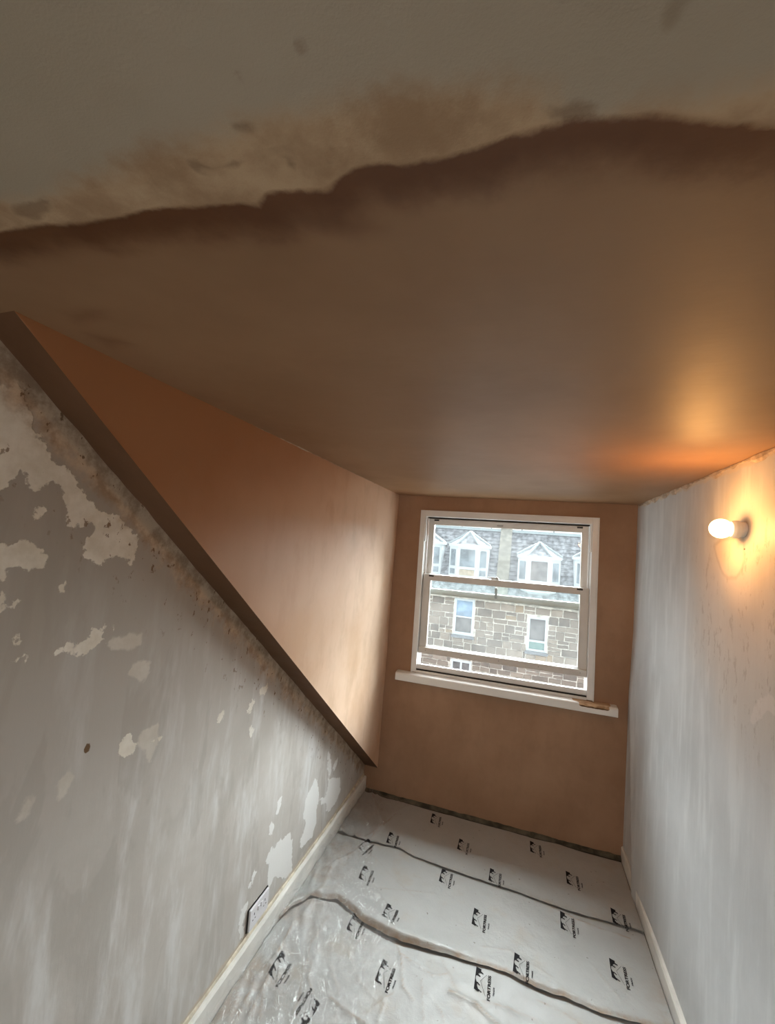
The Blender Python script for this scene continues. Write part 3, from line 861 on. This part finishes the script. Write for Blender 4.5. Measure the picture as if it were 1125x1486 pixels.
make_sheet(0, 'protective_sheet', yseam1, lambda x: -0.040 + 0.008 * vnoise(x * 1.0, x * 0, 6, 99), 'whitish printed protective floor sheet against the window wall, farthest of the three', 1)
make_sheet(1, 'protective_sheet', yseam2, lambda x: yseam1(x) + 0.05, 'whitish printed protective floor sheet between two seams, with a rolled front edge', 2)
make_sheet(2, 'protective_sheet', lambda x: x * 0 - 3.2, lambda x: yseam2(x) + 0.10, 'whitish creased printed protective floor sheet nearest the camera', 0)

def surface_z(k, x, y):
    o, xs, Yg, Zg = SHEETS[k]
    fx = (x - xs[0]) / (xs[1] - xs[0]); i = int(max(0, min(len(xs) - 2, math.floor(fx)))); a = fx - i
    z = 0
    for ii, w in ((i, 1 - a), (i + 1, a)):
        z += w * float(np.interp(y, Yg[ii], Zg[ii]))
    return z

# printed logos: emblem, thin chevron, word and small word, draped on the sheets
def text_mesh(word, size):
    cu = bpy.data.curves.new('t', 'FONT'); cu.body = word; cu.size = size; cu.align_x = 'LEFT'; cu.offset = 0.035
    ob = bpy.data.objects.new('t', cu); COL.objects.link(ob)
    dg = bpy.context.evaluated_depsgraph_get()
    me = bpy.data.meshes.new_from_object(ob.evaluated_get(dg))
    v = [tuple(p.co) for p in me.vertices]; f = [tuple(p.vertices) for p in me.polygons]
    bpy.data.objects.remove(ob); bpy.data.curves.remove(cu); bpy.data.meshes.remove(me)
    return np.array(v), f
EMB = [(250,190),(420,235),(415,305),(495,345),(485,380),(385,350),(340,385),(335,420),(412,450),(395,485),(300,450),(265,480),(262,560),(300,640),(335,640),(412,700),(395,722),(318,680),(320,740),(360,820),(395,835),(478,885),(462,905),(392,870),(375,905),(230,860)]
KW = 0.0031 / 22.5
def lg(x, y): return ((870 - y) / 680 * 0.108, (x - 232) * KW)      # (along the reading direction, down the logo)
TV, TF = text_mesh('FORTRESS', 1.0)
SV, SF = text_mesh('TRADE', 1.0)
def fit(V, u0, u1, w0, w1):
    a, b = V[:, :2].min(0), V[:, :2].max(0)
    return [(u0 + (x - a[0]) / (b[0] - a[0]) * (u1 - u0), w1 - (y - a[1]) / (b[1] - a[1]) * (w1 - w0)) for x, y, *_ in V]
def logo(k, x, y, ang, flip=False, sc=1.0):
    bm = bmesh.new()
    def add(pts, faces):
        vs = [bm.verts.new((u, w, 0)) for u, w in pts]
        for f in faces:
            try: bm.faces.new([vs[i] for i in f])
            except ValueError: pass
    pts = [lg(*p) for p in EMB]; add(pts, tessellate_polygon([[Vector((u, w, 0)) for u, w in pts]]))
    for (a, b) in (((600,350),(415,575)), ((415,575),(430,612)), ((430,612),(592,965))):
        p, q = Vector(lg(*a)), Vector(lg(*b)); n_ = Vector((-(q - p).y, (q - p).x)).normalized() * 0.0006
        add([tuple(p - n_), tuple(p + n_), tuple(q + n_), tuple(q - n_)], [(0, 1, 2, 3)])
    add(fit(TV, -0.030, 0.085, 0.0565, 0.0700), TF)
    add(fit(SV, -0.002, 0.038, 0.0805, 0.0870), SF)
    bmesh.ops.triangulate(bm, faces=bm.faces)
    for _ in range(3):
        es = [e for e in bm.edges if e.calc_length() > 0.010]
        if not es: break
        bmesh.ops.subdivide_edges(bm, edges=es, cuts=1)
        bmesh.ops.triangulate(bm, faces=bm.faces)
    a = math.radians(ang)
    d = Vector((math.cos(a), math.sin(a))); r = Vector((d.y, -d.x))
    o_ = Vector((x, y))
    if flip: o_ = o_ + d * 0.108; d = -d; r = -r
    for v in bm.verts:
        q = o_ + d * v.co.x * sc + r * v.co.y * sc
        v.co = (q.x, q.y, surface_z(k, q.x, q.y) + 0.0016)
    me = bpy.data.meshes.new('printed_mark'); bm.to_mesh(me); bm.free()
    for f in me.polygons:
        pass
    link_obj('printed_mark', me, M['print'], SHEETS[k][0])
for k, x, y, a in ((0, .152,-.187,92), (0,-.085,-.558,90), (0,.352,-.384,90), (0,.559,-.581,88), (0,-.507,-.179,95), (0,-.294,-.367,91), (0,-.726,-.501,96), (0,-.874,-.622,74),
                   (1,.292,-.720,89), (1,-.580,-1.043,91), (1,-.145,-.880,90), (1,.495,-.911,88), (1,.061,-1.070,88), (1,-.783,-.842,94), (1,-.354,-.671,91),
                   (2,-.099,-1.203,91), (2,-.512,-1.335,89), (2,-.724,-1.155,91), (2,-.948,-1.494,90), (2,-.300,-1.540,90)):
    logo(k, x, y, a)
logo(2, -0.700, -1.615, 84, flip=True)

# clear crumpled polythene along the left side
xs = spaced(X0S, -0.30, 0.008); ys = spaced(-2.6, -0.05, 0.009)
Xg, Yg = np.meshgrid(xs, ys, indexing='ij')
xend = -0.74 + 0.12 * vnoise(Yg, Yg * 0, 3.5, 12) + 0.30 * np.clip((-Yg - 0.75) / 0.5, 0, 1)
tt = (Xg - X0S) / (xs[-1] - X0S)
Xf = X0S + (xend - X0S) * tt
base = np.zeros_like(Xf)
flatx = Xf.reshape(-1); flaty = Yg.reshape(-1); hz = np.zeros(flatx.shape)
hz = np.maximum(np.maximum(sheet_h(flatx, flaty, 0) + .0, sheet_h(flatx, flaty, 1)), sheet_h(flatx, flaty, 2))
near2 = 0.034 * np.exp(-((flaty - np.interp(flatx, s2x, s2y) - 0.035) / 0.05) ** 2)
lift1 = 0.012
wr = 1 - np.abs(vnoise(Xf * 2.4 + Yg + 11, Yg * 0.7 - Xf * 0.6 + 11, 9, 81, 3))
Zf = (hz + near2 + lift1).reshape(Xf.shape) + 0.004 + 0.030 * wr ** 5 * (1 - 0.7 * tt) + 0.02 * (1 - tt) ** 6
o = grid_mesh('clear_polythene', np.stack([Xf, Yg, Zf], -1), M['film'])
tag(o, 'crumpled clear polythene film along the left skirting over the printed sheets', 'plastic film')

# ================================================================== opposite building
BY = 15.0
def mat_stone(name, cols):
    m = NM(name, 0.85, spec=0.15)
    oi = m.t.nodes.new('ShaderNodeObjectInfo')
    a = m.mix(oi.outputs['Random'], cols[0], cols[1])
    a = m.mix(m.rng(m.noise(3, 5), 0.35, 0.65, 0, 0.7), a, cols[2])
    return m.out(a, None, m.bump(m.noise(18, 5), 0.4, 0.02))
M['stone'] = mat_stone('sandstone', ((0.15, 0.13, 0.115), (0.37, 0.305, 0.25), (0.25, 0.205, 0.17)))
M['stone_warm'] = mat_stone('warm_sandstone', ((0.34, 0.24, 0.155), (0.38, 0.29, 0.20), (0.28, 0.22, 0.17)))
M['mortar'] = simple('lime_mortar', (0.62, 0.57, 0.50), 0.9, 0.1, 0.3, 5, 0.2)
M['slate'] = simple('slates', (0.23, 0.235, 0.25), 0.7, 0.2, 0.5, 5, 0.2)
M['lead'] = simple('white_lead', (0.38, 0.43, 0.44), 0.6, 0.3, 0.06)
M['wpaint'] = simple('white_exterior_paint', (0.58, 0.61, 0.62), 0.5, 0.3, 0.03)
M['pane'] = simple('reflecting_pane', (0.20, 0.235, 0.26), 0.12, 0.6, 0.4, 2, 0.0)
M['pane_blue'] = simple('blue_reflecting_pane', (0.24, 0.34, 0.46), 0.12, 0.6, 0.35, 2, 0.0)
M['pane_dark'] = simple('dim_pane', (0.17, 0.16, 0.155), 0.15, 0.5, 0.35, 2, 0.0)
M['pane_green'] = simple('green_blind', (0.20, 0.30, 0.28), 0.3, 0.5, 0.1)
M['panel'] = simple('tan_panel', (0.44, 0.37, 0.28), 0.7, 0.2, 0.15)
M['skew'] = simple('weathered_render', (0.24, 0.225, 0.19), 0.85, 0.1, 0.25, 4, 0.3)
M['sill_stone'] = simple('grey_sill_stone', (0.24, 0.245, 0.26), 0.8, 0.1)
M['gutter'] = simple('iron_gutter', (0.16, 0.155, 0.15), 0.6, 0.3)
M['asphalt'] = simple('street_surface', (0.32, 0.32, 0.31), 0.9, 0.1, 0.2, 1, 0.1)

mb = MB(); mb.box(-30, 30, 0.16, 45, -12.1, -12.0)
tag(mb.build('street', M['asphalt']), kind='structure')

bld = empty('tenement_building', (-0.6, BY, -12.0))
tag(bld, 'stone tenement with slate roof and canted dormers across the street', 'building')
ORG = Vector((-0.6, BY, -12.0))
def bb(mb, name, mat, parent=None, smooth=False):
    for v in mb.bm.verts: v.co -= ORG
    return mb.build(name, mat, parent or bld, smooth)

WINS = [(-2.60, -1.77, -1.67, -0.16, 0), (0.35, 1.10, -1.90, -0.55, 1), (-2.60, -1.75, -4.20, -2.68, 2)]
mb = MB()
# wall core with real recesses behind the windows
xs_ = [-12, -2.60, -1.77, 0.35, 1.10, 10]
mb.box(-12, 10, BY + 0.14, BY + 0.5, -12, 0.0)
bb(mb, 'wall_core', M['mortar'])
mb = MB()
def rect_minus(x0, x1, z0, z1, holes):
    """split a rectangle around the holes"""
    rects = [(x0, x1, z0, z1)]
    for hx0, hx1, hz0, hz1 in holes:
        out = []
        for a, b, c, d in rects:
            if hx1 <= a or hx0 >= b or hz1 <= c or hz0 >= d: out.append((a, b, c, d)); continue
            if a < hx0: out.append((a, hx0, c, d))
            if hx1 < b: out.append((hx1, b, c, d))
            aa, bb2 = max(a, hx0), min(b, hx1)
            if c < hz0: out.append((aa, bb2, c, hz0))
            if hz1 < d: out.append((aa, bb2, hz1, d))
        rects = out
    return rects
for a, b, c, d in rect_minus(-12, 10, -12, 0.0, [w[:4] for w in WINS]):
    mb.box(a, b, BY + 0.02, BY + 0.16, c, d)
bb(mb, 'mortar_bed', M['mortar'])
# rubble courses, each stone its own piece
random.seed(12)
z = -3.35; count = 0
def clip_holes(a, b, c, d):
    r = []
    for q in rect_minus(a, b, c, d, [(w[0] - .02, w[1] + .02, w[2] - .12, w[3] + .02) for w in WINS]):
        if q[1] - q[0] > .09 and q[3] - q[2] > .07: r.append(q)
    return r
def stone(a, b, c, d):
    global count
    g = 0.020
    mb = MB()
    ins = 0.012
    y0 = BY - random.uniform(0.0, 0.02)
    j = lambda: random.uniform(-0.014, 0.014)
    f = [(a+g+j(), c+g+j()), (b-g+j(), c+g+j()), (b-g+j(), d-g+j()), (a+g+j(), d-g+j())]
    ctr = ((a+b)/2, (c+d)/2)
    back = [mb.bm.verts.new((x, BY + 0.03, zz_)) for x, zz_ in f]
    mid = [mb.bm.verts.new((x, y0 + 0.01, zz_)) for x, zz_ in f]
    fr = [mb.bm.verts.new((x + (ins if x < ctr[0] else -ins), y0 - 0.004, zz_ + (ins if zz_ < ctr[1] else -ins))) for x, zz_ in f]
    for A, B in ((back, mid), (mid, fr)):
        for i in range(4): mb.bm.faces.new((A[i], A[(i+1) % 4], B[(i+1) % 4], B[i]))
    mb.bm.faces.new(fr)
    bb(mb, 'stone', M['stone_warm'] if random.random() < 0.06 else M['stone'])
    count += 1
while z < -0.14:
    h = random.choice((0.20, 0.26, 0.30, 0.34))
    if z + h > -0.10: h = -0.10 - z
    x = -4.3 - random.uniform(0, 0.3)
    while x < 2.8:
        w = random.uniform(0.26, 0.66)
        if h > 0.25 and random.random() < 0.30:
            hs = h * random.uniform(0.42, 0.58)
            for c, d in ((z, z + hs), (z + hs, z + h)):
                for q in clip_holes(x, x + w, c, d): stone(*q)
        else:
            for q in clip_holes(x, x + w, z, z + h): stone(*q)
        x += w
    z += h
print('stones', count)
# tall windows in the stone wall
for x0, x1, z0, z1, kind in WINS:
    t = 0.09
    mb = MB()
    y0, y1 = BY + 0.01, BY + 0.10
    mb.box(x0, x0 + t, y0, y1, z0, z1, .008); mb.box(x1 - t, x1, y0, y1, z0, z1, .008)
    mb.box(x0 + t, x1 - t, y0, y1, z1 - t, z1, .008); mb.box(x0 + t, x1 - t, y0, y1, z0, z0 + t * (1.5 if kind == 0 else 1), .008)
    if kind == 1: mb.box(x0 + t, x1 - t, y0, y1, z0 + 0.36, z0 + 0.44, .005)
    if kind == 0: mb.box(x0 + t, x1 - t, y0 + .03, y1, (z0+z1)/2 - .03, (z0+z1)/2 + .03, .005)
    if kind == 2:
        mb.box((x0+x1)/2 - .04, (x0+x1)/2 + .04, y0 + .006, y1, z0 + t, z1 - t, .005)
    w = bb(mb, 'house_window', M['wpaint'])
    if kind == 1:
        mb = MB(); mb.box(x0 + t, x1 - t, BY + .07, BY + .08, z0 + t, z0 + 0.36); bb(mb, 'lower_pane', M['pane_green'], w)
        mb = MB(); mb.box(x0 + t, x1 - t, BY + .07, BY + .08, z0 + 0.44, z1 - t); bb(mb, 'upper_pane', M['pane_dark'], w)
    elif kind == 0:
        mb = MB(); mb.box(x0 + t, x1 - t, BY + .08, BY + .09, z0 + t, (z0+z1)/2); bb(mb, 'lower_pane', M['pane_dark'], w)
        mb = MB(); mb.box(x0 + t, x1 - t, BY + .07, BY + .08, (z0+z1)/2, z1 - t); bb(mb, 'upper_pane', M['pane_blue'], w)
    else:
        mb = MB(); mb.box(x0 + t, x1 - t, BY + .07, BY + .08, z0 + t, z1 - t); bb(mb, 'pane', M['pane_dark'], w)
    mb = MB(); mb.box(x0 - .06, x1 + .06, BY - .05, BY + .06, z0 - .11, z0 - .005, .008); bb(mb, 'window_sill', M['sill_stone'], w)
# eaves course, gutter
mb = MB(); mb.box(-12, 10, BY - 0.08, BY + 0.3, -0.10, -0.02, .01); bb(mb, 'eaves_course', M['skew'])
mb = MB(); mb.box(-12, 10, BY - 0.20, BY - 0.06, -0.04, 0.05, .02); bb(mb, 'gutter', M['gutter'])
# roof slope: pitch line from (BY, 0) up to the ridge
RY, RZ = 2.05, 2.86
def roof_pt(x, t, off=0.0):
    n_ = Vector((0, -RZ, RY)).normalized()
    return Vector((x, BY + RY * t, RZ * t)) + n_ * off
bm = bmesh.new()
rows_n = 18
random.seed(5)
for r in range(rows_n):
    t0 = r / rows_n; t1 = min(1.0, (r + 1.35) / rows_n)
    x = -6.5 - random.uniform(0, 0.2)
    while x < 5.0:
        w = random.uniform(0.17, 0.26)
        o1 = random.uniform(0.018, 0.034)
        q = [roof_pt(x + .006, t0 + random.uniform(-.004, .004), o1), roof_pt(x + w - .006, t0 + random.uniform(-.004, .004), o1), roof_pt(x + w - .006, t1, 0.004), roof_pt(x + .006, t1, 0.004)]
        vs = [bm.verts.new(p - ORG) for p in q]
        lo_ = [bm.verts.new(p - ORG) for p in (roof_pt(x + .006, t0, 0), roof_pt(x + w - .006, t0, 0))]
        bm.faces.new(vs); bm.faces.new((lo_[0], lo_[1], vs[1], vs[0]))
        x += w
me = bpy.data.meshes.new('roof_slates'); bm.to_mesh(me); bm.free()
tag(link_obj('roof_slates', me, M['slate'], bld), kind='stuff')
mb = MB(); mb.prism([(-12, BY + .02, -0.05), (-12, BY + RY, RZ - .03), (-12, BY + 5, RZ - 1.5), (-12, BY + 5, -0.05)], (22, 0, 0)); bb(mb, 'roof', M['slate'])
mb = MB(); mb.bar((-12, BY + RY, RZ + .03), (10, BY + RY, RZ + .03), .22, .12); bb(mb, 'ridge', M['lead'])
for k in range(8):
    xk = -5.5 + k * 1.35
    mb = MB(); mb.box(xk, xk + .05, BY + RY - .05, BY + RY + .02, RZ + .05, RZ + .17); bb(mb, 'ridge_bracket', M['gutter'])
# raised party wall running up the roof between the two dormers
n_ = Vector((0, -RZ, RY)).normalized()
mb = MB()
pA, pB = roof_pt(0, -0.02, 0.0), roof_pt(0, 1.05, 0.0)
mb.prism([Vector((-0.99, 0, 0)) + Vector((0, p.y, p.z)) for p in (pA - n_ * .1, pB - n_ * .1, pB + n_ * .16, pA + n_ * .16)], (0.50, 0, 0))
bb(mb, 'party_wall', M['skew'])

def dormer(cx, zb_, ht, hw, glass, panel, label):
    """canted bay dormer; zb_ = foot of the glazed body, ht = body height, hw = half width"""
    yf = BY + 0.05; fw = hw * 0.52; cd = hw * 0.5; yb2 = BY + 1.9
    zt = zb_ + ht
    plan = [(cx - hw, yb2), (cx - hw, yf + cd), (cx - fw, yf), (cx + fw, yf), (cx + hw, yf + cd), (cx + hw, yb2)]
    mb = MB()
    mb.prism([(x, y, zb_) for x, y in plan], (0, 0, ht))
    # tapered apron below
    top = [mb.bm.verts.new((x, y, zb_)) for x, y in plan]
    low = [mb.bm.verts.new((cx + (x - cx) * .72, y + (0.22 if y < yb2 else 0), zb_ - .16)) for x, y in plan]
    for i in range(6): mb.bm.faces.new((top[i], top[(i+1) % 6], low[(i+1) % 6], low[i]))
    body = bb(mb, 'dormer', M['wpaint']); body['label'] = label
    def quad_on(a, b, u0, u1, v0, v1, name, mat, d=0.02):
        A, B = Vector((*a, 0)), Vector((*b, 0)); e = (B - A); nn = Vector((e.y, -e.x, 0)).normalized()
        mb = MB()
        p0 = A + e * u0 + nn * d; p1 = A + e * u1 + nn * d
        mb.prism([(p0.x, p0.y, zb_ + v0 * ht), (p1.x, p1.y, zb_ + v0 * ht), (p1.x, p1.y, zb_ + v1 * ht), (p0.x, p0.y, zb_ + v1 * ht)], -nn * d * 1.2)
        bb(mb, name, mat, body)
    F = [(plan[1], plan[2], .22, .78), (plan[2], plan[3], .14, .86), (plan[3], plan[4], .22, .78)]
    for i, (a, b, u0, u1) in enumerate(F):
        if i == 1:
            quad_on(a, b, u0, u1, .34, .90, 'pane', glass)
            quad_on(a, b, u0, u1, .05, .24, 'panel', panel)
            quad_on(a, b, u0 - .05, u1 + .05, .25, .33, 'rail', M['wpaint'], .045)
        else:
            quad_on(a, b, u0, u1, .34, .88, 'pane', M['pane'])
            quad_on(a, b, u0, u1, .07, .24, 'panel', M['pane'])
    # fascia
    mb = MB(); ov = 1.06
    fp = [(cx + (x - cx) * ov, y - (.05 if y < yb2 else 0)) for x, y in plan]
    mb.prism([(x, y, zt - .03) for x, y in fp], (0, 0, .12)); bb(mb, 'fascia', M['wpaint'], body)
    # hipped slate cap with white ridge rolls
    ap = Vector((cx, yf + cd + 0.10, zt + .09 + hw * .66)); rear = Vector((cx, yb2, ap.z))
    mb = MB(); vs = [mb.bm.verts.new((x, y, zt + .09)) for x, y in fp]; va = mb.bm.verts.new(ap); vr = mb.bm.verts.new(rear)
    for i in range(1, 4): mb.bm.faces.new((vs[i], vs[i+1], va))
    mb.bm.faces.new((vs[0], vs[1], va, vr)); mb.bm.faces.new((vs[4], vs[5], vr, va))
    bb(mb, 'dormer_roof', M['slate'], body)
    for i in range(1, 5):
        mb = MB(); p = Vector((fp[i][0], fp[i][1], zt + .10)); mb.bar(p, ap + Vector((0, 0, .02)), .085, .07); bb(mb, 'ridge_roll', M['lead'], body)
    mb = MB(); mb.bar(ap, rear, .085, .07); bb(mb, 'ridge_roll', M['lead'], body)
dormer(-2.20, 0.74, 1.29, 0.83, M['pane'], M['panel'], 'white canted dormer left of the party wall')
dormer(0.67, 0.42, 1.36, 0.83, M['pane_dark'], M['pane'], 'white canted dormer right of the party wall')
dormer(-4.22, 0.74, 1.32, 0.83, M['pane'], M['panel'], 'white canted dormer cut by the left window edge')
dormer(2.86, 0.42, 1.45, 0.83, M['pane'], M['pane'], 'white canted dormer cut by the right window edge')
